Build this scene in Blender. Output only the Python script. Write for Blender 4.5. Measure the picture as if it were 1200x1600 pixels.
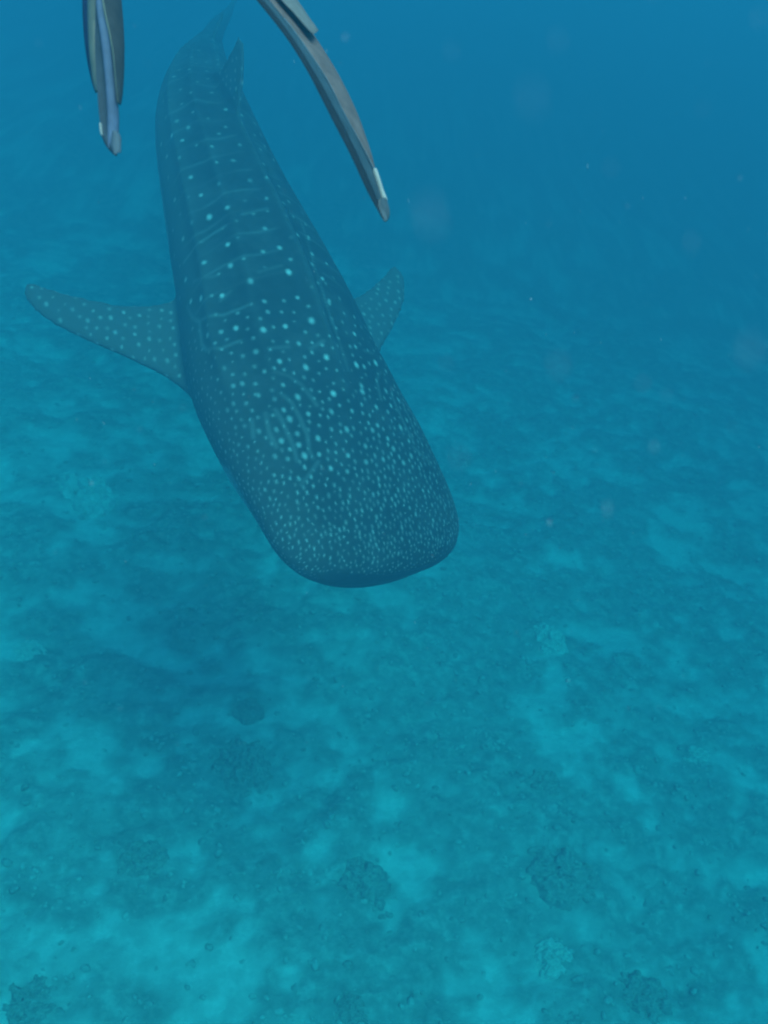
import bpy, bmesh, math, random
import numpy as np
from mathutils import Vector, Matrix, kdtree

random.seed(7); RNG = np.random.default_rng(11)
for o in list(bpy.data.objects): bpy.data.objects.remove(o)
scene = bpy.context.scene
COL = scene.collection

# ------------------------------------------------------------------ camera, sky, sun, exposure
cam_d = bpy.data.cameras.new('camera'); cam = bpy.data.objects.new('camera', cam_d); COL.objects.link(cam)
cam.location = (0, 0, -1.0); cam.rotation_euler = (math.radians(45), 0, 0)
cam_d.sensor_fit = 'VERTICAL'; cam_d.sensor_height = 36.0; cam_d.lens = 36.9
cam_d.clip_start = 0.05; cam_d.clip_end = 400
cam_d.dof.use_dof = True; cam_d.dof.focus_distance = 2.8; cam_d.dof.aperture_fstop = 5.4
scene.camera = cam

SUN_DIR = Vector((-1.10, 0.95, -3.5)).normalized()          # the way the light travels
world = bpy.data.worlds.new('World'); scene.world = world; world.use_nodes = True
wn = world.node_tree; wn.nodes.clear()
wo = wn.nodes.new('ShaderNodeOutputWorld'); wb = wn.nodes.new('ShaderNodeBackground'); ws = wn.nodes.new('ShaderNodeTexSky')
ws.sky_type = 'NISHITA'; ws.sun_disc = False
ws.sun_elevation = math.asin(-SUN_DIR.z)
ws.sun_rotation = math.atan2(-SUN_DIR.x, -SUN_DIR.y)
wb.inputs['Strength'].default_value = 0.15
wn.links.new(ws.outputs[0], wb.inputs[0]); wn.links.new(wb.outputs[0], wo.inputs[0])
sun_d = bpy.data.lights.new('sun', 'SUN'); sun = bpy.data.objects.new('sun', sun_d); COL.objects.link(sun)
sun_d.energy = 2.8; sun_d.angle = math.radians(28); sun_d.color = (1.0, 0.96, 0.9)   # spread by the ripples of the surface
sun.rotation_euler = SUN_DIR.to_track_quat('-Z', 'Y').to_euler(); sun.location = (3, -3, 6)
vs = scene.view_settings; vs.view_transform = 'Standard'; vs.look = 'None'; vs.gamma = 1.0; vs.use_curve_mapping = False
vs.exposure = 1.48
scene.display_settings.display_device = 'sRGB'
cy = scene.cycles
cy.use_denoising = True; cy.volume_bounces = 0; cy.max_bounces = 6; cy.diffuse_bounces = 2; cy.transparent_max_bounces = 24
cy.caustics_reflective = False; cy.caustics_refractive = False

# ------------------------------------------------------------------ helpers
def new_mat(name):
    m = bpy.data.materials.new(name); m.use_nodes = True; nt = m.node_tree; nt.nodes.clear()
    out = nt.nodes.new('ShaderNodeOutputMaterial'); p = nt.nodes.new('ShaderNodeBsdfPrincipled')
    nt.links.new(p.outputs[0], out.inputs[0]); return m, nt, p
def noise_node(nt, scale, detail=4, rough=.6, vec=None):
    n = nt.nodes.new('ShaderNodeTexNoise'); n.inputs['Scale'].default_value = scale
    n.inputs['Detail'].default_value = detail; n.inputs['Roughness'].default_value = rough
    if vec is not None: nt.links.new(vec, n.inputs['Vector'])
    return n
def ramp_node(nt, src, stops):
    r = nt.nodes.new('ShaderNodeValToRGB'); e = r.color_ramp.elements
    while len(e) < len(stops): e.new(.5)
    for k, (p, c) in enumerate(stops):
        e[k].position = p; e[k].color = (c[0], c[1], c[2], 1) if not isinstance(c, float) else (c, c, c, 1)
    nt.links.new(src, r.inputs[0]); return r
def mix_node(nt, fac, a, b, mode='MIX'):
    m = nt.nodes.new('ShaderNodeMix'); m.data_type = 'RGBA'; m.blend_type = mode
    for sock, v in ((0, fac), (6, a), (7, b)):
        if hasattr(v, 'is_linked') or hasattr(v, 'links'): nt.links.new(v, m.inputs[sock])
        elif isinstance(v, (int, float)): m.inputs[sock].default_value = v
        else: m.inputs[sock].default_value = (*v, 1)
    return m.outputs[2]
def bump_node(nt, p, src, strength, dist):
    b = nt.nodes.new('ShaderNodeBump'); b.inputs['Strength'].default_value = strength; b.inputs['Distance'].default_value = dist
    nt.links.new(src, b.inputs['Height']); nt.links.new(b.outputs[0], p.inputs['Normal']); return b
def mottled(name, base, var=.25, scale=30, rough=.6, bump=.15, spec=.3):
    m, nt, p = new_mat(name); tc = nt.nodes.new('ShaderNodeTexCoord')
    n = noise_node(nt, scale, 5, .65, tc.outputs['Object'])
    lo = tuple(c*(1-var) for c in base); hi = tuple(min(1, c*(1+var)) for c in base)
    r = ramp_node(nt, n.outputs[0], [(.3, lo), (.7, hi)])
    nt.links.new(r.outputs[0], p.inputs['Base Color']); p.inputs['Roughness'].default_value = rough
    p.inputs['Specular IOR Level'].default_value = spec
    bump_node(nt, p, n.outputs[0], bump, .004); return m
def link_mesh(name, verts, faces, mat, parent=None, smooth=True):
    me = bpy.data.meshes.new(name); me.from_pydata([tuple(v) for v in verts], [], [tuple(f) for f in faces]); me.update()
    if smooth: me.polygons.foreach_set('use_smooth', [True]*len(me.polygons))
    if mat: me.materials.append(mat)
    o = bpy.data.objects.new(name, me); COL.objects.link(o)
    if parent: o.parent = parent
    return o
def tag(o, label=None, cat=None, group=None, kind=None):
    for k, v in (('label', label), ('category', cat), ('group', group), ('kind', kind)):
        if v: o[k] = v
    return o
def _hash(ix, iy, seed):
    h = (ix.astype(np.int64)*374761393 + iy.astype(np.int64)*668265263 + seed*1442695041) & 0x7fffffff
    h = ((h ^ (h >> 13))*1274126177) & 0x7fffffff
    return ((h ^ (h >> 16)) & 0xffff)/65535.0
def vnoise(x, y, seed=0):
    ix = np.floor(x); iy = np.floor(y); fx = x-ix; fy = y-iy
    fx = fx*fx*fx*(fx*(fx*6-15)+10); fy = fy*fy*fy*(fy*(fy*6-15)+10)
    a = _hash(ix, iy, seed); b = _hash(ix+1, iy, seed); c = _hash(ix, iy+1, seed); d = _hash(ix+1, iy+1, seed)
    return (a*(1-fx)+b*fx)*(1-fy)+(c*(1-fx)+d*fx)*fy
def fbm(x, y, seed=0, oct=5, gain=.55):
    t = np.zeros_like(x); amp = 1; s = 0
    for k in range(oct):
        ca, sa = math.cos(.7*k), math.sin(.7*k)
        t += amp*vnoise((x*ca-y*sa)*2**k+k*17.3, (x*sa+y*ca)*2**k-k*9.1, seed+k); s += amp; amp *= gain
    return t/s

# ------------------------------------------------------------------ the seabed: sand and rubble falling away to the right and far side
def ground_z(x, y):
    base = -9.65 - .22*x - .215*(y-3)
    return base + .9*(fbm(x*.16+3, y*.16, 3, 3)-.5) + .34*(fbm(x*.8, y*.8, 21, 4)-.5)
def cover(x, y):                                              # 0 sand .. 1 algae-covered rubble
    w = .8*(fbm(x*.7+11, y*.7, 55, 3)-.5)
    a = fbm(x*1.15+w, y*1.15-w, 41, 5, .62)
    b = fbm(x*3.6+w, y*3.6, 77, 4, .6)
    return np.clip((.48*a+.52*b-.35)/.38, 0, 1)
def floor_z(x, y):
    return ground_z(x, y)+cover(x, y)*(.04+.20*(fbm(x*5.5, y*5.5, 91, 4, .6)-.3))+.02*(fbm(x*9, y*9, 5, 2)-.5)
def axis(lo, hi, fine_lo, fine_hi, step, grow=1.18):
    a = list(np.arange(fine_lo, fine_hi+1e-6, step)); s = step
    while a[-1] < hi: s *= grow; a.append(min(hi, a[-1]+s))
    s = step
    while a[0] > lo: s *= grow; a.insert(0, max(lo, a[0]-s))
    return np.array(a)
gx = axis(-75, 75, -8, 9.5, .06); gy = axis(-40, 110, 1.2, 18, .06)
X, Y = np.meshgrid(gx, gy); CV = cover(X, Y)
Z = floor_z(X, Y)
ny, nx = X.shape
V = np.stack([X.ravel(), Y.ravel(), Z.ravel()], 1)
idx = np.arange(nx*ny).reshape(ny, nx)
Fq = np.stack([idx[:-1, :-1].ravel(), idx[:-1, 1:].ravel(), idx[1:, 1:].ravel(), idx[1:, :-1].ravel()], 1)
me = bpy.data.meshes.new('seabed'); me.vertices.add(len(V)); me.vertices.foreach_set('co', V.ravel())
me.loops.add(Fq.size); me.loops.foreach_set('vertex_index', Fq.ravel().astype(np.int32))
me.polygons.add(len(Fq)); me.polygons.foreach_set('loop_start', np.arange(0, Fq.size, 4, dtype=np.int32))
me.polygons.foreach_set('use_smooth', np.ones(len(Fq), bool)); me.update(calc_edges=True)
at_ = me.attributes.new('cover', 'FLOAT', 'POINT'); at_.data.foreach_set('value', CV.ravel().astype(np.float32))
m, nt, p = new_mat('sand_and_rubble'); tc = nt.nodes.new('ShaderNodeTexCoord')
av = nt.nodes.new('ShaderNodeAttribute'); av.attribute_name = 'cover'
nf = noise_node(nt, 7, 8, .68, tc.outputs['Object']); nb = noise_node(nt, 9, 6, .75, tc.outputs['Object'])
sand = ramp_node(nt, nb.outputs[0], [(.30, (.42, .415, .375)), (.70, (.57, .56, .515))])
rub = ramp_node(nt, nf.outputs[0], [(.32, (.17, .18, .155)), (.52, (.28, .28, .245)), (.68, (.42, .41, .365))])
ma = nt.nodes.new('ShaderNodeMath'); ma.operation = 'MULTIPLY_ADD'
nt.links.new(nf.outputs[0], ma.inputs[0]); ma.inputs[1].default_value = 1.1; nt.links.new(av.outputs['Fac'], ma.inputs[2])
fr = ramp_node(nt, ma.outputs[0], [(.55, 0.0), (1.35, 1.0)])
nt.links.new(mix_node(nt, fr.outputs[0], sand.outputs[0], rub.outputs[0]), p.inputs['Base Color'])
p.inputs['Roughness'].default_value = .95; p.inputs['Specular IOR Level'].default_value = .1
bump_node(nt, p, nf.outputs[0], .6, .06)
me.materials.append(m)
seabed = bpy.data.objects.new('seabed', me); COL.objects.link(seabed); tag(seabed, kind='structure')

# ------------------------------------------------------------------ the sea water itself: hazy blue body of water round everything
def box_mesh(name, lo, hi, mat):
    x0, y0, z0 = lo; x1, y1, z1 = hi
    v = [(x0,y0,z0),(x1,y0,z0),(x1,y1,z0),(x0,y1,z0),(x0,y0,z1),(x1,y0,z1),(x1,y1,z1),(x0,y1,z1)]
    f = [(3,2,1,0),(4,5,6,7),(0,1,5,4),(1,2,6,5),(2,3,7,6),(3,0,4,7)]
    return link_mesh(name, v, f, mat, smooth=False)
def water_material(scat, absb):
    """Principled Volume from scattering and absorption per metre (r, g, b)"""
    dens = max(s+a for s, a in zip(scat, absb))
    c = [s/dens for s in scat]
    ac = [max(0.0, 1-a/(dens*(1-q)))**2 for a, q in zip(absb, c)]
    m = bpy.data.materials.new('sea_water'); m.use_nodes = True; nt = m.node_tree; nt.nodes.clear()
    out = nt.nodes.new('ShaderNodeOutputMaterial'); v = nt.nodes.new('ShaderNodeVolumePrincipled')
    v.inputs['Color'].default_value = (*c, 1); v.inputs['Absorption Color'].default_value = (*ac, 1)
    v.inputs['Density'].default_value = dens; v.inputs['Anisotropy'].default_value = 0.15
    nt.links.new(v.outputs[0], out.inputs['Volume']); return m
SCAT = (.0045, .0305, .0500); ABSB = (.28, .0605, .0385)
haze = box_mesh('haze', (-78, -43, float(Z.min())-1.0), (78, 113, 0.0), water_material(SCAT, ABSB))
tag(haze, 'hazy blue sea water filling the whole view', 'water', kind='stuff')

# ------------------------------------------------------------------ whale shark
SPINE = np.array([[0.05,3.985,-5.57],[-0.023,4.156,-5.471],[-0.110,4.363,-5.363],[-0.33,4.741,-5.196],[-0.565,5.173,-5.048],
 [-0.728,5.671,-4.917],[-0.92,6.201,-4.769],[-1.12,6.782,-4.613],[-1.304,7.456,-4.462],[-1.474,8.584,-4.578],[-1.652,10.044,-4.886],[-1.805,11.674,-5.307],[-1.936,13.208,-5.753],[-2.066,14.620,-6.179]])
DORSAL = np.array([0.491, -0.066, 0.869])                      # it banks a little to its left
def catmull(P, n):
    Q = np.vstack([2*P[0]-P[1], P, 2*P[-1]-P[-2]]); out = []
    for i in range(1, len(Q)-2):
        for t in np.linspace(0, 1, n, endpoint=False):
            a, b, c, d = Q[i-1:i+3]
            out.append(.5*((2*b)+(c-a)*t+(2*a-5*b+4*c-d)*t*t+(-a+3*b-3*c+d)*t**3))
    out.append(P[-1]); return np.array(out)
_c = catmull(SPINE, 30); _l = np.r_[0, np.cumsum(np.linalg.norm(np.diff(_c, axis=0), axis=1))]
LEN = _l[-1]; SS = np.linspace(0, LEN, 500)
SP = np.stack([np.interp(SS, _l, _c[:, k]) for k in range(3)], 1)
k_ = np.ones(25)/25                                             # ease out the joints of the spine
SPp = np.vstack([SP[:1]+(SP[:1]-SP[1:13][::-1]), SP, SP[-1:]+(SP[-1:]-SP[-13:-1][::-1])])
SP = np.stack([np.convolve(SPp[:, k], k_, 'valid') for k in range(3)], 1)
ST = np.gradient(SP, axis=0); ST = -ST/np.linalg.norm(ST, axis=1, keepdims=True)   # towards the snout
SD = DORSAL[None]-(ST@DORSAL)[:, None]*ST; SD /= np.linalg.norm(SD, axis=1, keepdims=True)
SR = np.cross(ST, SD)                                           # its right side
def fr(s):
    f = lambda A: np.array([np.interp(s, SS, A[:, k]) for k in range(3)])
    return f(SP), f(ST), f(SD), f(SR)
WS = [0, .44, .9, 1.39, 1.93, 2.51, 3.15, 3.86, 4.8, 5.8, 7.2, LEN]
WA = [.655, .705, .725, .69, .615, .53, .45, .385, .31, .21, .11, .06]
HT = [.15, .235, .345, .44, .48, .47, .42, .345, .25, .16, .10, .06]
HB = [.17, .27, .40, .48, .48, .46, .40, .33, .24, .15, .09, .05]
def sec(s):
    s = np.asarray(s, float)
    cap = lambda s0, q: (1-np.clip(1-s/s0, 0, 1)**q)**(1/q)
    return (np.interp(s, WS, WA)*cap(.42, 2.5), np.interp(s, WS, HT)*cap(.16, 2.2), np.interp(s, WS, HB)*cap(.16, 2.2))
def surf(s, th):
    """point on the skin; th 0 = back, + = its right side"""
    P, T, D, R = fr(s); a, bt, bb = sec(s)
    g = float(np.clip((s-.9)/.6, 0, 1)*np.clip((7-s)/1.5, 0, 1))
    rid = 0
    for c, h, w in ((0, .050, .075), (.62, .026, .07), (-.62, .026, .07), (1.12, .030, .07), (-1.12, .030, .07)):
        rid += h*math.exp(-((th-c)/w)**2)
    x = a*math.sin(th); z = (bt if math.cos(th) > 0 else bb)*math.cos(th); r = math.hypot(x, z)+1e-6
    k = 1+g*rid/r
    return P+R*x*k+D*z*k
def add_loft(V, F, rings):
    b = len(V); n = len(rings[0])
    for r in rings: V.extend(r)
    for i in range(len(rings)-1):
        for j in range(n):
            F.append((b+i*n+j, b+i*n+(j+1) % n, b+(i+1)*n+(j+1) % n, b+(i+1)*n+j))
    F.append(tuple(b+j for j in range(n))[::-1]); F.append(tuple(b+(len(rings)-1)*n+j for j in range(n)))
def add_fin(V, F, LE, TE, nrm, thick, n=26):
    """a fin between leading-edge and trailing-edge points (matched lists), with an aerofoil section"""
    LE = np.array(LE); TE = np.array(TE); t = np.linspace(0, 1, len(LE)); tt = np.linspace(0, 1, n)
    def spl(A):
        c = catmull(A, 12); l = np.linspace(0, 1, len(c)); return np.stack([np.interp(tt, l, c[:, k]) for k in range(3)], 1)
    le, te = spl(LE), spl(TE); th = np.interp(tt, np.linspace(0, 1, len(thick)), thick)
    prof = []
    us = [0, .03, .1, .25, .45, .65, .85, 1]
    for u in us: prof.append((u, (u**.5*(1-u)*1.6+.16*(u > .5)*1.0+.10*(u == 0)*0)))
    rings = []
    for k in range(n):
        up = [le[k]+(te[k]-le[k])*u+nrm*max(th[k]*h, .014 if u > 0 else 0) for u, h in prof]
        dn = [le[k]+(te[k]-le[k])*u-nrm*max(th[k]*h, .014) for u, h in prof[::-1][:-1]]
        rings.append([tuple(q) for q in up+dn])
    add_loft(V, F, rings)
SV, SF = [], []
ring_s = np.r_[.0012, .006, .015, .03, .05, .08, .12, .16, .21, .27, .34, .42, np.arange(.5, LEN, .07), LEN]
NT = 96
add_loft(SV, SF, [[tuple(surf(s, 2*math.pi*j/NT)) for j in range(NT)] for s in ring_s])
# pectoral fins, mirrored
PS = 1.50                                                      # where the leading edge leaves the flank
P0, T0, D0, R0 = fr(PS)
def pectoral(sign, ang, k):
    a = math.radians(ang); out = sign*R0*math.cos(a)-D0*math.sin(a); nrm = np.cross(out, T0); nrm /= np.linalg.norm(nrm)
    base = P0+out*.57
    le = [(-.56,-.24),(-.38,-.07),(-.15,.015),(.12,.135),(.345,.31),(.56,.50),(.75,.65),(.93,.745),(1.06,.775),(1.13,.76)]
    te = [(.74,-.26),(.77,-.12),(.765,0),(.765,.10),(.795,.235),(.87,.37),(.965,.50),(1.07,.625),(1.14,.70),(1.16,.735)]
    q = lambda L: [base-T0*b+out*o*k-nrm*.10*max(0, o)**2 for b, o in L]
    add_fin(SV, SF, q(le), q(te), nrm, [.085, .075, .06, .045, .032, .02])
pectoral(1, 21, 1.10); pectoral(-1, 0, 1.0)
def median_fin(s0, sgn, le, te, thick):
    P, T, D, R = fr(s0); _, bt, bb = sec(s0); base = P+D*sgn*(bt if sgn > 0 else bb)
    q = lambda L: [base-T*b+D*sgn*h for b, h in L]
    add_fin(SV, SF, q(le), q(te), R, thick)
median_fin(3.40, 1, [(0,-.15),(.06,0),(.22,.14),(.36,.25),(.48,.31)], [(.85,-.2),(.66,-.02),(.62,.10),(.61,.22),(.62,.305)], [.06, .05, .04, .03, .02])
median_fin(6.1, 1, [(0,-.1),(.05,0),(.16,.12),(.28,.22)], [(.5,-.1),(.38,0),(.38,.1),(.40,.21)], [.04, .03, .025, .02])
median_fin(6.1, -1, [(0,-.1),(.05,0),(.16,.12),(.28,.22)], [(.5,-.1),(.38,0),(.38,.1),(.40,.21)], [.04, .03, .025, .02])
def pelvic(sign):
    P, T, D, R = fr(4.9); a, bt, bb = sec(4.9); out = (sign*R*.38-D*.925); nrm = np.cross(out, T); base = P+out*a*.85
    q = lambda L: [base-T*b+out*o for b, o in L]
    add_fin(SV, SF, q([(0,-.1),(.06,.05),(.2,.2),(.32,.27)]), q([(.42,-.1),(.36,.05),(.37,.16),(.4,.26)]), nrm, [.04, .03, .025, .02])
pelvic(1); pelvic(-1)
median_fin(LEN-.18, 1, [(-.2,-.1),(.1,.15),(.4,.55),(.75,1.05),(.98,1.3)], [(.35,-.12),(.38,.12),(.60,.45),(.87,.95),(1.04,1.28)], [.06, .05, .04, .03, .02])
median_fin(LEN-.18, -1, [(-.2,-.1),(.06,.1),(.24,.32),(.42,.55)], [(.35,-.12),(.36,.1),(.42,.3),(.50,.53)], [.06, .045, .035, .022])
raw = link_mesh('raw_skin', SV, SF, None)
bm = bmesh.new(); bm.from_mesh(raw.data); bmesh.ops.recalc_face_normals(bm, faces=bm.faces); bm.to_mesh(raw.data); bm.free()
md = raw.modifiers.new('r', 'REMESH'); md.mode = 'VOXEL'; md.voxel_size = .021
md = raw.modifiers.new('s', 'SMOOTH'); md.factor = .5; md.iterations = 8
md = raw.modifiers.new('d', 'SUBSURF'); md.levels = 1; md.render_levels = 1
dg = bpy.context.evaluated_depsgraph_get()
sme = bpy.data.meshes.new_from_object(raw.evaluated_get(dg)); bpy.data.objects.remove(raw)
sme.name = 'whale_shark'
SVt = np.empty(len(sme.vertices)*3, np.float32); sme.vertices.foreach_get('co', SVt); SVt = SVt.reshape(-1, 3).astype(float)
def body_coords(Vx):
    n = len(Vx); s = np.empty(n); x = np.empty(n); z = np.empty(n)
    for i in range(0, n, 20000):
        c = Vx[i:i+20000]; d = ((c[:, None, :]-SP[None, ::2])**2).sum(2); j = d.argmin(1)*2
        dv = c-SP[j]; ax = -(dv*ST[j]).sum(1); s[i:i+20000] = SS[j]+ax
        x[i:i+20000] = (dv*SR[j]).sum(1); z[i:i+20000] = (dv*SD[j]).sum(1)
    return s, x, z
vs_, vx, vz = body_coords(SVt)
# the mouth: a wide slit across the blunt front, under the upper lip
aa, bt_, bb_ = sec(np.clip(vs_, .16, LEN))
front = .42*(1-(1-np.clip(np.abs(vx)/.70, 0, .999)**2.5)**(1/2.5))
mouth = np.exp(-((vz+.006)/.092)**6)*np.clip((.56-np.abs(vx))/.30, 0, 1)*np.clip((.13+front-vs_)/.06, 0, 1)
jn = np.clip((np.clip(vs_, 0, LEN)/LEN*499).astype(int), 0, 499)
SVt = SVt-ST[jn]*(mouth*.025)[:, None]
sme.vertices.foreach_set('co', SVt.astype(np.float32).ravel())
th_ = np.arctan2(vx/np.maximum(aa, .02), vz/np.where(vz > 0, np.maximum(bt_, .02), np.maximum(bb_, .02)))
q_ = np.sqrt((vx/np.maximum(aa, .02))**2+(vz/np.where(vz > 0, np.maximum(bt_, .02), np.maximum(bb_, .02)))**2)
fin_ = ((q_ > 1.22) & (vs_ > .3)) | ((q_ > 1.07) & (vs_ > 1.15) & (vs_ < 2.4) & (np.abs(th_) > .9))
kd = kdtree.KDTree(len(SVt))
for i, v in enumerate(SVt): kd.insert(v, i)
kd.balance()
spot = np.zeros(len(SVt))
def dab(p, s, r, val, stretch=1.0, soft=.55):
    """one pale mark on the skin round point p; stretched along the body"""
    T = ST[int(np.clip(s/LEN*499, 0, 499))]
    hits = kd.find_range(Vector(p), r*2.0*max(1, stretch))
    if not hits: return
    ii = np.array([h[1] for h in hits]); d = SVt[ii]-np.asarray(p); al = d@T
    e = np.sqrt(np.maximum((d*d).sum(1)-al*al, 0)+(al/stretch)**2)/r
    spot[ii] = np.maximum(spot[ii], val*np.clip((1+soft-e)/(2*soft), 0, 1))
def hold(s, th): return np.array(surf(s, th))
SPOTS = [(3.446,1.171,0.0235,0.95),(2.95,1.009,0.0235,0.95),(2.526,0.648,0.0235,0.95),(2.522,0.903,0.0235,0.95),(2.223,0.76,0.0235,0.95),(2.152,1.074,0.0235,0.95),(1.85,0.602,0.0235,0.95),(1.879,1.197,0.0235,0.95),(1.819,0.939,0.0235,0.95),(1.492,0.583,0.0235,0.95),(1.504,0.376,0.0235,0.95),(1.561,0.851,0.0235,0.95),(1.571,1.015,0.0235,0.95),(1.534,0.11,0.0235,0.95),(1.29,0.535,0.0235,0.95),(1.229,0.316,0.0235,0.95),(1.273,0.093,0.0235,0.95),(1.234,-0.222,0.0235,0.95),(1.049,0.156,0.0235,0.95),(1.917,0.197,0.0235,0.95),(3.189,1.107,0.0195,0.72),(2.306,0.29,0.0195,0.72),(2.241,0.623,0.0195,0.72),(2.51,1.37,0.0195,0.72),(2.047,0.622,0.0195,0.72),(2.174,1.451,0.0195,0.72),(1.59,1.174,0.0195,0.72),(1.715,0.176,0.0195,0.72),(1.379,0.305,0.0195,0.72),(1.087,-0.176,0.0195,0.72),(0.947,-0.243,0.0195,0.72),(1.154,0.578,0.0195,0.72),(1.07,0.493,0.0195,0.72),(0.963,0.459,0.0195,0.72),(0.833,0.167,0.0195,0.72),(0.82,0.463,0.0195,0.72),(0.735,0.511,0.0195,0.72),(0.69,0.251,0.0195,0.72),(0.723,0.048,0.0195,0.72),(0.637,0.101,0.0195,0.72),(0.636,-0.088,0.0195,0.72),(0.751,-0.229,0.0195,0.72),(0.607,0.313,0.0195,0.72),(0.645,0.456,0.0195,0.72),(1.38,0.721,0.0195,0.72),(1.259,0.702,0.0195,0.72),(1.022,0.661,0.0195,0.72),(0.965,0.642,0.0195,0.72),(0.876,0.629,0.0195,0.72),(0.817,0.66,0.0195,0.72),(0.751,0.65,0.0195,0.72),(0.869,0.803,0.0195,0.72),(3.583,0.146,0.0195,0.72),(3.449,0.859,0.0195,0.72),(1.691,0.514,0.0195,0.72),(1.946,1.4,0.0195,0.72),(2.1,0.402,0.0195,0.72),(0.931,0.046,0.0195,0.72),(0.808,-0.09,0.0195,0.72),(2.284,-0.269,0.0195,0.72),(2.277,-0.1,0.0195,0.72),(2.024,-0.131,0.0195,0.72),(1.731,-0.179,0.0195,0.72),(2.747,0.932,0.0195,0.72),(2.892,1.387,0.0195,0.72),(2.131,0.202,0.0195,0.72),(2.037,0.788,0.0195,0.72),(4.358,0.504,0.015,0.5),(4.475,0.288,0.015,0.5),(4.285,0.903,0.015,0.5),(4.387,1.484,0.015,0.5),(3.922,0.524,0.015,0.5),(3.992,0.306,0.015,0.5),(3.883,0.868,0.015,0.5),(4.077,1.424,0.015,0.5),(3.893,1.316,0.015,0.5),(3.704,0.882,0.015,0.5),(3.676,1.257,0.015,0.5),(3.478,0.5,0.015,0.5),(3.307,0.412,0.015,0.5),(3.386,-0.262,0.015,0.5),(3.239,0.804,0.015,0.5),(3.153,1.458,0.015,0.5),(2.766,0.651,0.015,0.5),(2.781,1.092,0.015,0.5),(2.388,0.585,0.015,0.5),(2.588,0.121,0.015,0.5),(2.467,0.179,0.015,0.5),(2.445,0.365,0.015,0.5),(2.373,0.772,0.015,0.5),(2.688,1.573,0.015,0.5),(2.005,0.937,0.015,0.5),(1.846,1.048,0.015,0.5),(2.635,-0.245,0.015,0.5),(1.864,-0.111,0.015,0.5),(1.883,-0.22,0.015,0.5),(1.739,-0.191,0.015,0.5),(1.265,-0.415,0.015,0.5),(1.372,-0.232,0.015,0.5),(1.385,0.859,0.015,0.5),(1.096,0.708,0.015,0.5),(0.936,0.804,0.015,0.5),(1.017,0.781,0.015,0.5),(0.968,0.981,0.015,0.5),(0.806,0.933,0.015,0.5),(0.766,0.819,0.015,0.5),(1.039,0.935,0.015,0.5),(1.138,0.993,0.015,0.5),(1.312,1.022,0.015,0.5),(1.361,1.073,0.015,0.5),(1.287,0.898,0.015,0.5),(1.245,0.958,0.015,0.5),(1.254,1.053,0.015,0.5),(1.262,1.229,0.015,0.5),(1.161,0.873,0.015,0.5),(1.15,0.845,0.015,0.5),(1.168,1.121,0.015,0.5),(1.136,1.001,0.015,0.5),(1.16,1.237,0.015,0.5),(1.031,1.108,0.015,0.5),(1.053,1.228,0.015,0.5),(0.922,1.174,0.015,0.5),(0.963,1.287,0.015,0.5),]
LINES = [[(1.237,0.605),(1.197,0.497),(1.134,0.417),(1.064,0.381),(1.001,0.353)],[(1.113,0.626),(1.048,0.565),(0.954,0.547),(0.856,0.546),(0.766,0.586),(0.725,0.583)],[(1.041,0.741),(0.973,0.717),(0.881,0.712),(0.802,0.718),(0.74,0.742)],[(1.042,0.845),(0.943,0.885),(0.85,0.876)],[(1.037,1.006),(0.953,1.066)],[(0.608,0.794),(0.647,0.674),(0.697,0.551)],[(2.324,1.436),(2.332,1.129),(2.367,0.903),(2.384,0.733)],[(1.728,1.276),(1.674,0.95),(1.679,0.679)],[(1.945,1.496),(1.81,1.409),(1.723,1.278),(1.578,1.305),(1.518,1.244),(1.474,1.05),(1.477,0.844)],[(1.375,0.585),(1.368,0.415)],[(2.08,1.294),(2.002,1.027),(2.0,0.938)],[(1.593,-0.13),(1.301,-0.112),(1.188,-0.091)],[(2.457,-0.292),(1.988,-0.142),(1.593,-0.13)],[(2.447,0.504),(2.463,0.357),(2.491,0.167)],[(1.34,0.212),(1.376,0.075)],[(1.923,0.511),(1.971,0.252)],[(1.829,0.839),(1.784,0.961)],]

placed = []
for s, t, r, v in SPOTS:
    for sg in (1, -1):
        if sg < 0 and abs(t) < .12: continue
        p = hold(s, t*sg)
        if sg < 0 and any(np.linalg.norm(p-q) < .09 for q in placed): continue
        placed.append(p); dab(p, s, r*RNG.uniform(.48, .68), v*RNG.uniform(.42, .68), RNG.uniform(1.05, 1.5), .7)
for pts in LINES:
    pts = np.array(pts)
    for sg in (1, -1):
        if sg < 0 and pts[:, 1].min() < .15: continue
        acc = 0
        for (s0, t0), (s1, t1) in zip(pts[:-1], pts[1:]):
            for u in np.linspace(0, 1, 14):
                dab(hold(s0+(s1-s0)*u, sg*(t0+(t1-t0)*u)), s0, .010, .085+.03*math.sin(9*s0+17*u*(s1-s0)), 1, .95)
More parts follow.
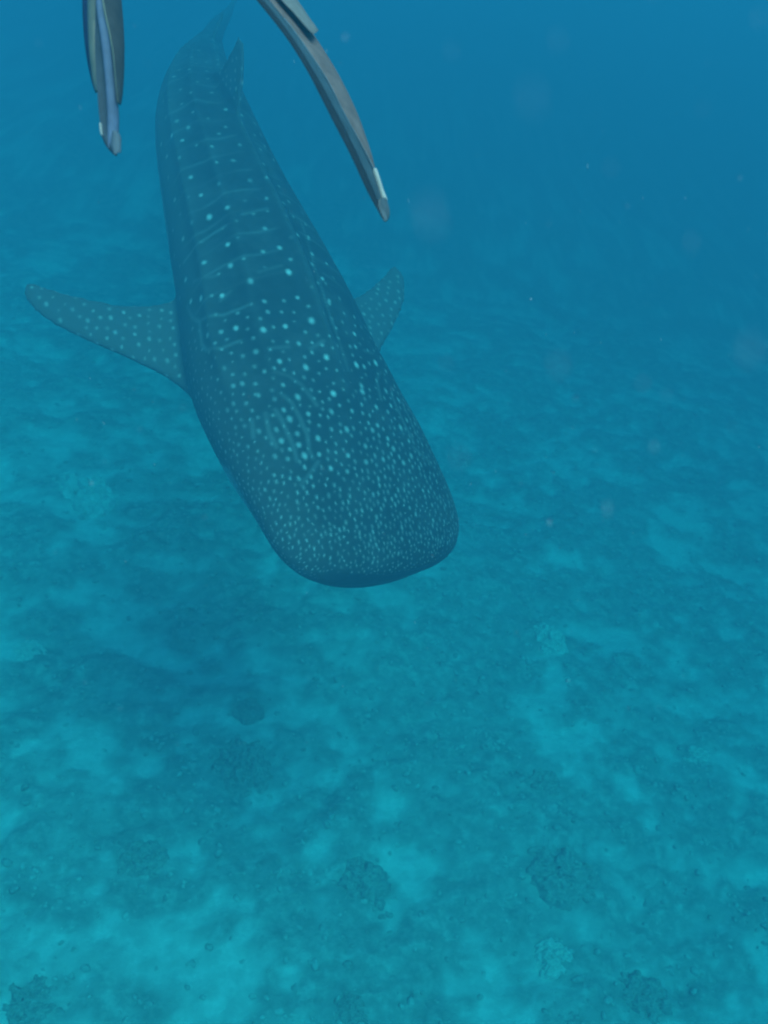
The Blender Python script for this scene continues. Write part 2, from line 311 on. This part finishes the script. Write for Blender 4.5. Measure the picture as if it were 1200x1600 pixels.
# the small dots: packed on the snout, opening out towards the trunk
grid = {}; CELL = .05
def put(p):
    grid.setdefault(tuple(np.floor(p/CELL).astype(int)), []).append(p)
def free(p, r):
    c = np.floor(p/CELL).astype(int); n = int(r/CELL)+1
    for i in range(-n, n+1):
        for j in range(-n, n+1):
            for k in range(-n, n+1):
                for q in grid.get((c[0]+i, c[1]+j, c[2]+k), ()):
                    if (p[0]-q[0])**2+(p[1]-q[1])**2+(p[2]-q[2])**2 < r*r: return False
    return True
for p in placed: put(p)
for i in RNG.permutation(len(SVt))[:70000]:
    s, t, p = vs_[i], abs(th_[i]), SVt[i]
    if mouth[i] > .2 or s > 6.5: continue
    if fin_[i]:
        if s > 4.6: continue
        rm, r, val, st = .056, .0090, .32, 1.6
    elif t > 2.0: continue
    elif s < 1.7:
        rm = np.interp(s, [0, .12, .35, .7, 1.2, 1.7], [.020, .023, .029, .040, .053, .08])
        if t > .9: rm *= np.interp(t, [.9, 1.4], [1, .72])
        r = rm*np.interp(s, [0, .3, .8, 1.5], [.21, .20, .18, .15]); val = np.interp(s, [0, .3, .8, 1.7], [.42, .40, .36, .30]); st = np.interp(s, [0, .3, .9, 1.5], [3.0, 2.2, 1.4, 1.1])
    else:
        ph_ = ((s+.05*t) % .20)/.20
        if min(ph_, 1-ph_) > .10: continue
        rm, r, val, st = (.115, .0125, np.interp(s, [1.7, 2.6, 3.2], [.20, .22, .40]), 1.2)
    if not free(p, rm): continue
    put(p); dab(p, s, r*RNG.uniform(.65, 1.12), val*RNG.uniform(.45, 1.1), st*RNG.uniform(.85, 1.2))
# faint transverse bars between the rows of spots on the trunk
bars = np.zeros(len(SVt))
on = (vs_ > 1.75) & (vs_ < 5) & (~fin_)
wob = .018*np.sin(3.1*np.abs(th_)+vs_*2)+.012*np.sin(8*th_+vs_*5)
ph = ((vs_+wob+.05*np.abs(th_)) % .20)/.20; row = np.floor((vs_+wob+.05*np.abs(th_))/.20)
bars[on] = (np.exp(-((ph-.5)/.06)**2)*np.clip(.7+.7*np.sin(3.3*np.abs(th_)+row*2.4), .3, 1)*np.clip((np.abs(th_)-.1)/.1, 0, 1)*np.clip((1.5-np.abs(th_))/.3, 0, 1)*.06)[on]
crest = 2.4*np.exp(-((th_+.02)/.045)**2)+.6*np.exp(-((np.abs(th_)-.62)/.04)**2)+.6*np.exp(-((np.abs(th_)-1.12)/.04)**2)
bars += np.where(fin_, 0, crest*.02*np.clip((vs_-1.0)/.5, 0, 1))
spot = np.maximum(spot, bars)
belly = np.clip((np.abs(th_)-np.interp(vs_, [.3, .5, .9, 1.2, 2.4, 2.7], [2.9, 1.75, 1.62, 2.15, 2.15, 1.75]))/.5, 0, 1)*np.clip((1.12-q_)/.08, 0, 1)
for nm, arr in (('spot', spot), ('belly', belly), ('flank', np.maximum(np.clip((np.abs(th_)-.7)/1.0, 0, 1), fin_*.35)), ('mouth', np.clip(mouth*1.6, 0, 1))):
    a_ = sme.attributes.new(nm, 'FLOAT', 'POINT'); a_.data.foreach_set('value', arr.astype(np.float32))
m, nt, p = new_mat('shark_skin'); tc = nt.nodes.new('ShaderNodeTexCoord')
def attr(nm):
    a = nt.nodes.new('ShaderNodeAttribute'); a.attribute_name = nm; return a.outputs['Fac']
n1 = noise_node(nt, 3.5, 6, .65, tc.outputs['Object']); n2 = noise_node(nt, 60, 4, .7, tc.outputs['Object'])
hide = ramp_node(nt, n1.outputs[0], [(.3, (.010, .008, .008)), (.5, (.019, .016, .015)), (.7, (.040, .033, .031))])
c = mix_node(nt, attr('flank'), hide.outputs[0], (.060, .054, .052))
c = mix_node(nt, attr('belly'), c, (.50, .52, .50))
c = mix_node(nt, attr('spot'), c, (.56, .55, .53))
c = mix_node(nt, attr('mouth'), c, (.012, .014, .016))
nt.links.new(c, p.inputs['Base Color']); p.inputs['Roughness'].default_value = .62; p.inputs['Specular IOR Level'].default_value = .12
bump_node(nt, p, n2.outputs[0], .12, .004)
sme.materials.clear(); sme.materials.append(m); sme.polygons.foreach_set('use_smooth', [True]*len(sme.polygons))
shark = bpy.data.objects.new('whale_shark', sme); COL.objects.link(shark)
tag(shark, 'large dark spotted whale shark swimming head down above the seabed', 'shark')
em = mottled('eye_dark', (.012, .012, .014), .2, 20, .15, .02, .5)
for sg in (1, -1):
    bm = bmesh.new(); bmesh.ops.create_uvsphere(bm, u_segments=16, v_segments=10, radius=.024)
    e = bpy.data.meshes.new('eye'); bm.to_mesh(e); bm.free(); e.materials.append(em)
    o = bpy.data.objects.new('eye', e); COL.objects.link(o); o.parent = shark; o.location = fr(.36)[0]+(hold(.36, sg*1.78)-fr(.36)[0])*.955

# ------------------------------------------------------------------ a snorkeller's two swim fins, coming in from above
def line(pts, n=30):
    c = catmull(np.array(pts, float), 10); l = np.r_[0, np.cumsum(np.linalg.norm(np.diff(c, axis=0), axis=1))]
    q = np.stack([np.interp(np.linspace(0, l[-1], n), l, c[:, k]) for k in range(3)], 1); w = 4
    e = np.vstack([2*q[0]-q[1:w+1][::-1], q, 2*q[-1]-q[-w-1:-1][::-1]])               # even out small kinks
    return np.stack([np.convolve(e[:, k], np.ones(2*w+1)/(2*w+1), 'valid') for k in range(3)], 1)
def slab(name, A, B, thick, mat, parent, crown=0.0, nc=7, n=40, back=None):
    """a moulded strip between two edge lines, thick, with a rounded top face"""
    A, B = line(A, n), line(B, n); rings = []
    for k in range(n):
        t = A[min(k+1, n-1)]-A[max(k-1, 0)]; w = B[k]-A[k]; nr = np.cross(t, w); nr /= np.linalg.norm(nr)+1e-9
        if nr@(np.array([0, 0, -1.])-A[k]) < 0: nr = -nr
        end = min(1, (min(k, n-1-k)+.6)/3.0)**.5
        r = [A[k]+w*(j/(nc-1))+nr*(crown*math.sin(math.pi*j/(nc-1))-(.25*thick if j in (0, nc-1) else 0))*end for j in range(nc)]
        r += [A[k]+w*(j/(nc-1))-nr*thick*end*(1.0 if 0 < j < nc-1 else .7) for j in reversed(range(nc))]
        rings.append([tuple(q) for q in r])
    V, F = [], []; add_loft(V, F, rings)
    o = link_mesh(name, V, F, mat, parent)
    bm = bmesh.new(); bm.from_mesh(o.data); bmesh.ops.recalc_face_normals(bm, faces=bm.faces); bm.to_mesh(o.data); bm.free()
    md = o.modifiers.new('e', 'EDGE_SPLIT'); md.split_angle = math.radians(50)
    return o
M_black = mottled('black_rubber_and_shade', (.006, .008, .010), .3, 60, .8, .1, .12)  # dark rubber; the shade on the long fin's left rail is put into this near-black
M_brown = mottled('worn_rubber', (.085, .062, .058), .3, 45, .85, .2, .10)
M_teal = mottled('dark_grey_plastic', (.022, .036, .045), .25, 40, .7, .08, .15)
M_blue = mottled('blue_grey_plastic', (.040, .058, .095), .2, 40, .7, .05, .15)
M_pale = mottled('pale_grey_plastic', (.050, .056, .060), .3, 60, .6, .1, .2)
M_white = mottled('cream_edge_and_highlight', (.19, .19, .175), .2, 40, .6, .05, .2)
M_olive = mottled('olive_edge', (.055, .06, .045), .2, 40, .5, .05, .3)
M_greyrub = mottled('grey_rubber', (.085, .082, .078), .2, 50, .75, .1, .12)
M_line = mottled('pale_blue_line', (.065, .10, .125), .2, 40, .7, .05, .15)
M_navy = mottled('navy_rubber', (.010, .016, .045), .3, 50, .75, .1, .12)
M_channel = mottled('dark_blade', (.020, .028, .036), .25, 40, .75, .1, .12)
M_dkgrey = mottled('charcoal_rubber', (.030, .030, .030), .3, 50, .75, .1, .12)
M_rib = mottled('cream_piping', (.17, .165, .115), .15, 40, .75, .1, .12)
M_pale2 = mottled('blue_white_plastic', (.05, .064, .078), .15, 40, .75, .1, .12)
def foot_pocket(parent, c, ax, w, mat):
    c, ax, w = (np.array(q, float) for q in (c, ax, w)); w -= (w@ax)*ax; w /= np.linalg.norm(w); u = np.cross(ax, w); rings = []
    for t, a, b in ((0, .085, .010), (.03, .075, .028), (.09, .062, .040), (.17, .055, .048), (.25, .046, .046), (.29, .040, .042)):
        rings.append([tuple(c+ax*t+w*a*math.cos(q)+u*b*math.sin(q)) for q in np.linspace(0, 2*math.pi, 24, endpoint=False)])
    V, F = [], []; add_loft(V, F, rings); link_mesh('foot_pocket', V, F, mat, parent)
fin_a = bpy.data.objects.new('swim_fin', None); COL.objects.link(fin_a)
tag(fin_a, 'long curved grey swim fin with white-edged tip, nearer the picture middle', 'swim fin', 'pair of swim fins')
_ = slab('side_rail', [(-0.2177,1.5181,-1.4618),(-0.1963,1.4970,-1.4829),(-0.1682,1.4729,-1.5070),(-0.1485,1.4584,-1.5215),(-0.1298,1.4390,-1.5409),(-0.1110,1.4209,-1.5590),(-0.0939,1.3992,-1.5807),(-0.0717,1.3654,-1.6145),(-0.0649,1.3570,-1.6229),(-0.0504,1.3382,-1.6417),(-0.0376,1.3213,-1.6586),(-0.0248,1.2990,-1.6809),(-0.0137,1.2797,-1.7002),(-0.0077,1.2718,-1.7081),(-0.0009,1.2670,-1.7129)], [(-0.2162,1.5507,-1.4717),(-0.1935,1.5283,-1.4930),(-0.1638,1.5029,-1.5174),(-0.1428,1.4849,-1.5344),(-0.1227,1.4657,-1.5526),(-0.1079,1.4478,-1.5695),(-0.0904,1.4261,-1.5901),(-0.0695,1.4008,-1.6144),(-0.0573,1.3836,-1.6307),(-0.0408,1.3583,-1.6549),(-0.0252,1.3356,-1.6767),(-0.0147,1.3165,-1.6947),(-0.0061,1.3030,-1.7072),(-0.0026,1.2925,-1.7167),(0.0009,1.2851,-1.7231)], 0.003, M_black, fin_a, 0.0015)
blade_a = slab('blade', [(-0.2174,1.5528,-1.4723),(-0.1946,1.5305,-1.4937),(-0.1649,1.5050,-1.5181),(-0.1439,1.4870,-1.5351),(-0.1237,1.4678,-1.5533),(-0.1089,1.4498,-1.5703),(-0.0914,1.4281,-1.5910),(-0.0705,1.4028,-1.6153),(-0.0583,1.3855,-1.6316),(-0.0417,1.3602,-1.6558),(-0.0261,1.3374,-1.6776),(-0.0156,1.3183,-1.6957),(-0.0069,1.3048,-1.7082),(-0.0035,1.2943,-1.7177),(0.0000,1.2869,-1.7241)], [(-0.2181,1.6266,-1.4948),(-0.1922,1.6011,-1.5165),(-0.1627,1.5724,-1.5413),(-0.1406,1.5516,-1.5584),(-0.1176,1.5283,-1.5779),(-0.0974,1.5038,-1.5987),(-0.0792,1.4832,-1.6155),(-0.0628,1.4562,-1.6387),(-0.0482,1.4338,-1.6573),(-0.0311,1.4109,-1.6765),(-0.0193,1.3906,-1.6931),(-0.0121,1.3804,-1.6994),(-0.0004,1.3532,-1.7228),(0.0058,1.3419,-1.7304),(0.0085,1.3307,-1.7379),(0.0058,1.3207,-1.7441)], 0.003, M_teal, fin_a, 0.0008)
_ = slab('side_rail', [(-0.2188,1.6211,-1.4931),(-0.1930,1.5961,-1.5149),(-0.1636,1.5680,-1.5398),(-0.1416,1.5477,-1.5570),(-0.1187,1.5248,-1.5766),(-0.0986,1.5007,-1.5975),(-0.0804,1.4805,-1.6144),(-0.0640,1.4540,-1.6377),(-0.0495,1.4320,-1.6565),(-0.0324,1.4095,-1.6758),(-0.0206,1.3896,-1.6926),(-0.0143,1.3798,-1.6991)], [(-0.2000,1.7350,-1.5277),(-0.1730,1.7040,-1.5497),(-0.1403,1.6699,-1.5749),(-0.1205,1.6427,-1.5930),(-0.1056,1.6212,-1.6056),(-0.0861,1.5957,-1.6221),(-0.0667,1.5650,-1.6438),(-0.0493,1.5371,-1.6626),(-0.0378,1.5108,-1.6799),(-0.0263,1.4853,-1.6964),(-0.0187,1.4606,-1.7121),(-0.0135,1.4374,-1.7263)], 0.004, M_brown, fin_a, 0.0025)
_ = slab('blade_line', [(-0.1419,1.5412,-1.5546),(-0.1190,1.5177,-1.5739),(-0.0990,1.4930,-1.5944),(-0.0808,1.4722,-1.6110),(-0.0645,1.4451,-1.6338),(-0.0501,1.4225,-1.6521),(-0.0330,1.3994,-1.6710),(-0.0214,1.3789,-1.6873),(-0.0151,1.3685,-1.6934)], [(-0.1403,1.5423,-1.5550),(-0.1175,1.5186,-1.5743),(-0.0974,1.4937,-1.5947),(-0.0793,1.4728,-1.6112),(-0.0629,1.4456,-1.6340),(-0.0485,1.4229,-1.6523),(-0.0314,1.3997,-1.6711),(-0.0198,1.3790,-1.6873),(-0.0135,1.3685,-1.6934)], 0.004, M_line, blade_a, 0.001)  # thin pale blue strip running along the blade
_ = slab('strap_end', [(-0.1665,1.5975,-1.5239),(-0.1445,1.5781,-1.5433),(-0.1299,1.5677,-1.5536),(-0.1152,1.5554,-1.5659),(-0.0997,1.5438,-1.5775)], [(-0.1474,1.6614,-1.5448),(-0.1273,1.6385,-1.5641),(-0.1176,1.6265,-1.5726),(-0.1098,1.6152,-1.5804),(-0.0964,1.5992,-1.5928)], 0.003, M_greyrub, fin_a, 0.003)
_ = slab('edge_highlight', [(-0.0137,1.3629,-1.6905),(-0.0088,1.3501,-1.7000),(-0.0026,1.3342,-1.7126),(0.0018,1.3258,-1.7177)], [(-0.0107,1.3667,-1.6924),(-0.0053,1.3541,-1.7021),(0.0009,1.3385,-1.7149),(0.0053,1.3291,-1.7215)], 0.005, M_white, blade_a, 0.002)  # highlight on the blade's edge, put in as a pale strip
_ = slab('tip', [(-0.0034,1.2897,-1.6973),(-0.0043,1.2831,-1.7021),(-0.0034,1.2753,-1.7081),(0.0009,1.2688,-1.7129),(0.0043,1.2658,-1.7141)], [(0.0027,1.3347,-1.7187),(0.0062,1.3275,-1.7235),(0.0088,1.3190,-1.7295),(0.0084,1.3112,-1.7348),(0.0053,1.3065,-1.7370)], 0.005, M_pale, fin_a, 0.002)
fin_b = bpy.data.objects.new('swim_fin', None); COL.objects.link(fin_b)
tag(fin_b, 'dark blue swim fin seen end on with cream rib, nearer the picture corner', 'swim fin', 'pair of swim fins')
_ = slab('side_rail', [(-0.4175,1.5926,-1.4721),(-0.4179,1.5558,-1.5019),(-0.4173,1.5255,-1.5252),(-0.4141,1.4897,-1.5539),(-0.4083,1.4597,-1.5768),(-0.4008,1.4336,-1.5958),(-0.3932,1.4150,-1.6073)], [(-0.4025,1.5654,-1.4640),(-0.4026,1.5282,-1.4930),(-0.4027,1.4974,-1.5155),(-0.3993,1.4613,-1.5433),(-0.3951,1.4310,-1.5654),(-0.3883,1.4044,-1.5837),(-0.3833,1.3853,-1.5946)], 0.003, M_navy, fin_b, 0.002)
_ = slab('side_edge', [(-0.4022,1.5643,-1.4637),(-0.4024,1.5273,-1.4927),(-0.4025,1.4967,-1.5153),(-0.3992,1.4608,-1.5431),(-0.3950,1.4306,-1.5653),(-0.3883,1.4043,-1.5836),(-0.3833,1.3853,-1.5946)], [(-0.3879,1.5490,-1.4592),(-0.3878,1.5113,-1.4875),(-0.3868,1.4799,-1.5095),(-0.3867,1.4433,-1.5366),(-0.3840,1.4124,-1.5581),(-0.3805,1.3907,-1.5704),(-0.3778,1.3685,-1.5831)], 0.003, M_olive, fin_b, 0.004)
blade_b = slab('blade', [(-0.3879,1.5490,-1.4592),(-0.3876,1.5104,-1.4872),(-0.3864,1.4781,-1.5089),(-0.3860,1.4407,-1.5357),(-0.3831,1.4090,-1.5568),(-0.3793,1.3865,-1.5687),(-0.3764,1.3636,-1.5810),(-0.3711,1.3284,-1.6055),(-0.3665,1.3065,-1.6169)], [(-0.3837,1.5424,-1.4572),(-0.3822,1.5028,-1.4848),(-0.3807,1.4695,-1.5059),(-0.3725,1.4312,-1.5321),(-0.3651,1.3938,-1.5574),(-0.3595,1.3562,-1.5829),(-0.3564,1.3219,-1.6051),(-0.3542,1.2902,-1.6247)], 0.004, M_channel, fin_b, -0.003)
_ = slab('blade_face', [(-0.3844,1.5403,-1.4566),(-0.3829,1.5007,-1.4841),(-0.3815,1.4674,-1.5052),(-0.3732,1.4291,-1.5314),(-0.3659,1.3918,-1.5566),(-0.3602,1.3542,-1.5821),(-0.3572,1.3199,-1.6042),(-0.3549,1.2883,-1.6237)], [(-0.3822,1.5468,-1.4585),(-0.3796,1.5096,-1.4870),(-0.3771,1.4787,-1.5091),(-0.3669,1.4450,-1.5340),(-0.3593,1.4170,-1.5532),(-0.3543,1.3813,-1.5800),(-0.3485,1.3573,-1.5953),(-0.3453,1.3363,-1.6074),(-0.3446,1.3197,-1.6153),(-0.3455,1.2931,-1.6330)], 0.004, M_blue, fin_b, 0.003)
_ = slab('rib', [(-0.3813,1.5403,-1.4566),(-0.3780,1.5002,-1.4839),(-0.3746,1.4665,-1.5049),(-0.3636,1.4302,-1.5285),(-0.3553,1.3995,-1.5464),(-0.3496,1.3615,-1.5717),(-0.3447,1.3350,-1.5855)], [(-0.3797,1.5414,-1.4569),(-0.3765,1.5011,-1.4842),(-0.3734,1.4672,-1.5051),(-0.3626,1.4307,-1.5287),(-0.3545,1.3999,-1.5465),(-0.3490,1.3617,-1.5718),(-0.3443,1.3350,-1.5855)], 0.004, M_rib, fin_b, 0.001)
_ = slab('side_rail', [(-0.3814,1.5490,-1.4592),(-0.3781,1.5088,-1.4867),(-0.3749,1.4750,-1.5078),(-0.3640,1.4385,-1.5315),(-0.3557,1.4077,-1.5496),(-0.3500,1.3695,-1.5751),(-0.3452,1.3428,-1.5890)], [(-0.3805,1.6363,-1.4851),(-0.3735,1.5897,-1.5128),(-0.3674,1.5500,-1.5336),(-0.3605,1.5051,-1.5596),(-0.3564,1.4664,-1.5795),(-0.3557,1.4226,-1.6044),(-0.3559,1.3935,-1.6147)], 0.004, M_dkgrey, fin_b, 0.003)
_ = slab('tip', [(-0.3485,1.2990,-1.6074),(-0.3506,1.2923,-1.6119),(-0.3510,1.2822,-1.6199),(-0.3473,1.2755,-1.6244),(-0.3437,1.2724,-1.6255)], [(-0.3426,1.2957,-1.6050),(-0.3389,1.2896,-1.6089),(-0.3385,1.2801,-1.6163),(-0.3390,1.2723,-1.6220),(-0.3418,1.2686,-1.6236)], 0.007, M_pale2, fin_b, 0.003)
_ = slab('tip_edge', [(-0.3673,1.3098,-1.6022),(-0.3662,1.3036,-1.6070),(-0.3647,1.2974,-1.6118)], [(-0.3644,1.3104,-1.6016),(-0.3633,1.3036,-1.6070),(-0.3622,1.2974,-1.6118)], 0.005, M_white, fin_b, 0.002)
_ = slab('blade_end', [(-0.3675,1.3090,-1.6172),(-0.3619,1.2969,-1.6236),(-0.3550,1.2873,-1.6276),(-0.3490,1.2806,-1.6286)], [(-0.3558,1.3082,-1.6151),(-0.3539,1.2985,-1.6192),(-0.3504,1.2883,-1.6237),(-0.3452,1.2781,-1.6283)], 0.007, M_channel, fin_b, 0.001)
foot_pocket(fin_a, (-0.2268, 1.633, -1.4883), (-0.2722, 0.8247, 0.4958), (0.3, 0.6364, -0.6364), M_black)
foot_pocket(fin_b, (-0.389, 1.5863, -1.4501), (-0.1046, 0.9722, 0.2093), (0.2, 0.6364, -0.6364), M_black)

# ------------------------------------------------------------------ coral clumps and rubble on the seabed
def clump_mesh(name, seed, mat, nr=40, na=110):
    """a low ragged mound: knobbly dome whose edge dips below the sand"""
    r, a = np.meshgrid(np.linspace(.02, 1.25, nr), np.linspace(0, 2*math.pi, na, endpoint=False))
    x, y = r*np.cos(a), r*np.sin(a)
    edge = .50+.75*(fbm(np.cos(a)*1.9+seed, np.sin(a)*1.9, seed, 5, .7)-.2)
    kn = fbm(x*4+seed, y*4, seed+9, 5, .68)
    z = .8*np.clip(1-(r/np.minimum(edge, .9))**2, -1.6, 1)+2.0*(kn-.5)-4*np.clip(r-.85, 0, 1)
    V = np.stack([x.ravel(), y.ravel(), z.ravel()], 1); F = []
    for i in range(na):
        for k in range(nr-1):
            F.append((i*nr+k, i*nr+k+1, ((i+1) % na)*nr+k+1, ((i+1) % na)*nr+k))
    F.append(tuple(i*nr for i in reversed(range(na))))
    me = bpy.data.meshes.new(name); me.from_pydata(V.tolist(), [], F); me.update(); me.materials.append(mat)
    me.polygons.foreach_set('use_smooth', [True]*len(me.polygons)); return me
def coral_mat(name, lo, hi):
    m, nt, p = new_mat(name); tc = nt.nodes.new('ShaderNodeTexCoord'); n = noise_node(nt, 4.5, 8, .75, tc.outputs['Object'])
    r = ramp_node(nt, n.outputs[0], [(.32, lo), (.68, hi)]); nt.links.new(r.outputs[0], p.inputs['Base Color'])
    p.inputs['Roughness'].default_value = .95; bump_node(nt, p, n.outputs[0], .7, .05); return m
C_dark = coral_mat('algae_rock', (.16, .17, .145), (.48, .47, .415)); C_pale = coral_mat('pale_coral', (.42, .41, .36), (.74, .72, .66))
dark_meshes = [clump_mesh('coral_clump', 500+k, C_dark) for k in range(4)]
pale_meshes = [clump_mesh('coral_clump', 520+k, C_pale) for k in range(3)]
for k, (x, y, sx, sz, pale, label) in enumerate([
    (3.35, 6.11, 0.138, 0.076, 1, "small pale coral clump near the right edge, level with the picture's lower third"),
    (-3.79, 9.30, 0.435, 0.220, 1, 'broad pale coral patch below the long pectoral fin near the left edge'),
    (1.42, 3.63, 0.164, 0.090, 1, 'pale coral clump low down, right of the bottom middle'),
    (-3.68, 6.65, 0.166, 0.091, 1, "pale coral clump at the left edge, lower than the shark's snout"),
    (1.90, 7.71, 0.266, 0.146, 1, 'pale coral clump to the right of and below the snout'),
    (1.52, 5.45, 0.190, 0.105, 0, 'dark round coral head right of the middle, on pale sand'),
    (-1.41, 5.36, 0.336, 0.185, 0, 'wide dark coral mound left of the middle, well below the snout'),
    (-2.11, 4.16, 0.244, 0.134, 0, 'dark coral mound in the lower left, beside a pale sand gap'),
    (1.58, 4.42, 0.321, 0.177, 0, 'broad dark coral mound in the lower right'),
    (-0.22, 4.13, 0.251, 0.138, 0, 'dark coral mound low in the picture, just left of its middle'),
    (-1.41, 6.03, 0.160, 0.088, 0, 'small dark coral head below and left of the snout'),
    (-0.28, 3.04, 0.151, 0.083, 0, 'dark coral head cut by the bottom edge near the middle'),
    (-2.69, 2.96, 0.216, 0.119, 0, 'dark coral mound in the bottom left corner'),
    (2.17, 3.38, 0.217, 0.120, 0, 'dark coral mound near the bottom right corner'),
]):
    me_ = (pale_meshes if pale else dark_meshes)[k % (3 if pale else 4)]
    o = bpy.data.objects.new('coral_clump', me_); COL.objects.link(o)
    z = float(floor_z(np.array([x]), np.array([y]))[0])
    o.location = (x, y, z-.05*sz); o.scale = (sx*1.3, sx*1.1, sz*.7); o.rotation_euler = (0, 0, k*1.9)
    tag(o, label, 'coral', 'coral clumps on the seabed')

# loose rubble, too much to count
rb = bmesh.new(); protos = []
for k in range(6):
    b2 = bmesh.new(); bmesh.ops.create_icosphere(b2, subdivisions=2, radius=1)
    for v in b2.verts:
        h = fbm(np.array([v.co.x*1.7+k*5]), np.array([v.co.y*1.7+v.co.z*1.9]), 300+k, 3, .6)[0]-.5
        v.co *= 1+h*.9
    protos.append((np.array([v.co[:] for v in b2.verts]), [[v.index for v in f.verts] for f in b2.faces])); b2.free()
rb.free(); RV, RF = [], []; cnt = 0
rx = RNG.uniform(-7, 8.5, 26000); ry = RNG.uniform(1.6, 15, 26000); rc = cover(rx, ry); rz = floor_z(rx, ry)
for x, y, z, c in zip(rx, ry, rz, rc):
    if RNG.random() > .06+.9*c**1.3: continue
    if cnt >= 12000: break
    sz = RNG.uniform(.009, .024)*(1+.8*RNG.random()**4); A = protos[cnt % 6]
    ca, sa = math.cos(cnt*2.4), math.sin(cnt*2.4); q = A[0]*sz*np.array([1.25, .9, .62])
    q = np.stack([q[:, 0]*ca-q[:, 1]*sa+x, q[:, 0]*sa+q[:, 1]*ca+y, q[:, 2]+z], 1); b = sum_ = len(RV)
    RV.extend(q.tolist()); RF.extend([[b+i for i in f] for f in A[1]]); cnt += 1
C_rub = coral_mat('rubble', (.18, .18, .155), (.48, .47, .42))
o = link_mesh('coral_rubble', RV, RF, C_rub); tag(o, 'loose pale and dark coral rubble strewn over the seabed', 'rubble', kind='stuff')
# drifting specks in the water, too many to count
sm = bpy.data.materials.new('plankton_speck'); sm.use_nodes = True; nt = sm.node_tree; nt.nodes.clear()
out = nt.nodes.new('ShaderNodeOutputMaterial'); mx = nt.nodes.new('ShaderNodeMixShader'); tr = nt.nodes.new('ShaderNodeBsdfTransparent')
pb = nt.nodes.new('ShaderNodeBsdfPrincipled'); pb.inputs['Base Color'].default_value = (.46, .46, .46, 1); pb.inputs['Roughness'].default_value = .9
tc = nt.nodes.new('ShaderNodeTexCoord'); n = noise_node(nt, 300, 3, .6, tc.outputs['Object'])
r = ramp_node(nt, n.outputs[0], [(.3, .025), (.7, .11)]); nt.links.new(r.outputs[0], mx.inputs[0])
nt.links.new(tr.outputs[0], mx.inputs[1]); nt.links.new(pb.outputs[0], mx.inputs[2]); nt.links.new(mx.outputs[0], out.inputs[0])
b2 = bmesh.new(); bmesh.ops.create_icosphere(b2, subdivisions=1, radius=1)
IV = np.array([v.co[:] for v in b2.verts]); IF = [[v.index for v in f.verts] for f in b2.faces]; b2.free()
PV, PF = [], []
drift = np.array([.25, .1, -1.0]); drift /= np.linalg.norm(drift)
for k in range(700):
    near = k < 60
    y = RNG.uniform(.14, .34) if near else RNG.uniform(.5, 3.2); x = RNG.uniform(-.75, .95)*(.3+y*.5)+.10*y; z = -1.0-y*(RNG.uniform(.25, 1.0) if near else RNG.uniform(.35, 1.6)); x = abs(x)*1.1+.03*y if near else x
    sz = .0009*RNG.uniform(.5, 1.4)*(1+(.5 if near else 1.6)*RNG.random()**6)*(.62 if near else min(1, .3+.4*y)); ln = RNG.uniform(2.5, 6) if near else RNG.uniform(1.0, 3.0)
    q = IV*sz; q = q+np.outer(q@drift, drift)*(ln-1)+np.array([x, y, z])
    b = len(PV); PV.extend(q.tolist()); PF.extend([[b+i for i in f] for f in IF])
o = link_mesh('suspended_specks', PV, PF, sm); tag(o, 'faint pale specks of plankton drifting in the water', 'plankton', kind='stuff')
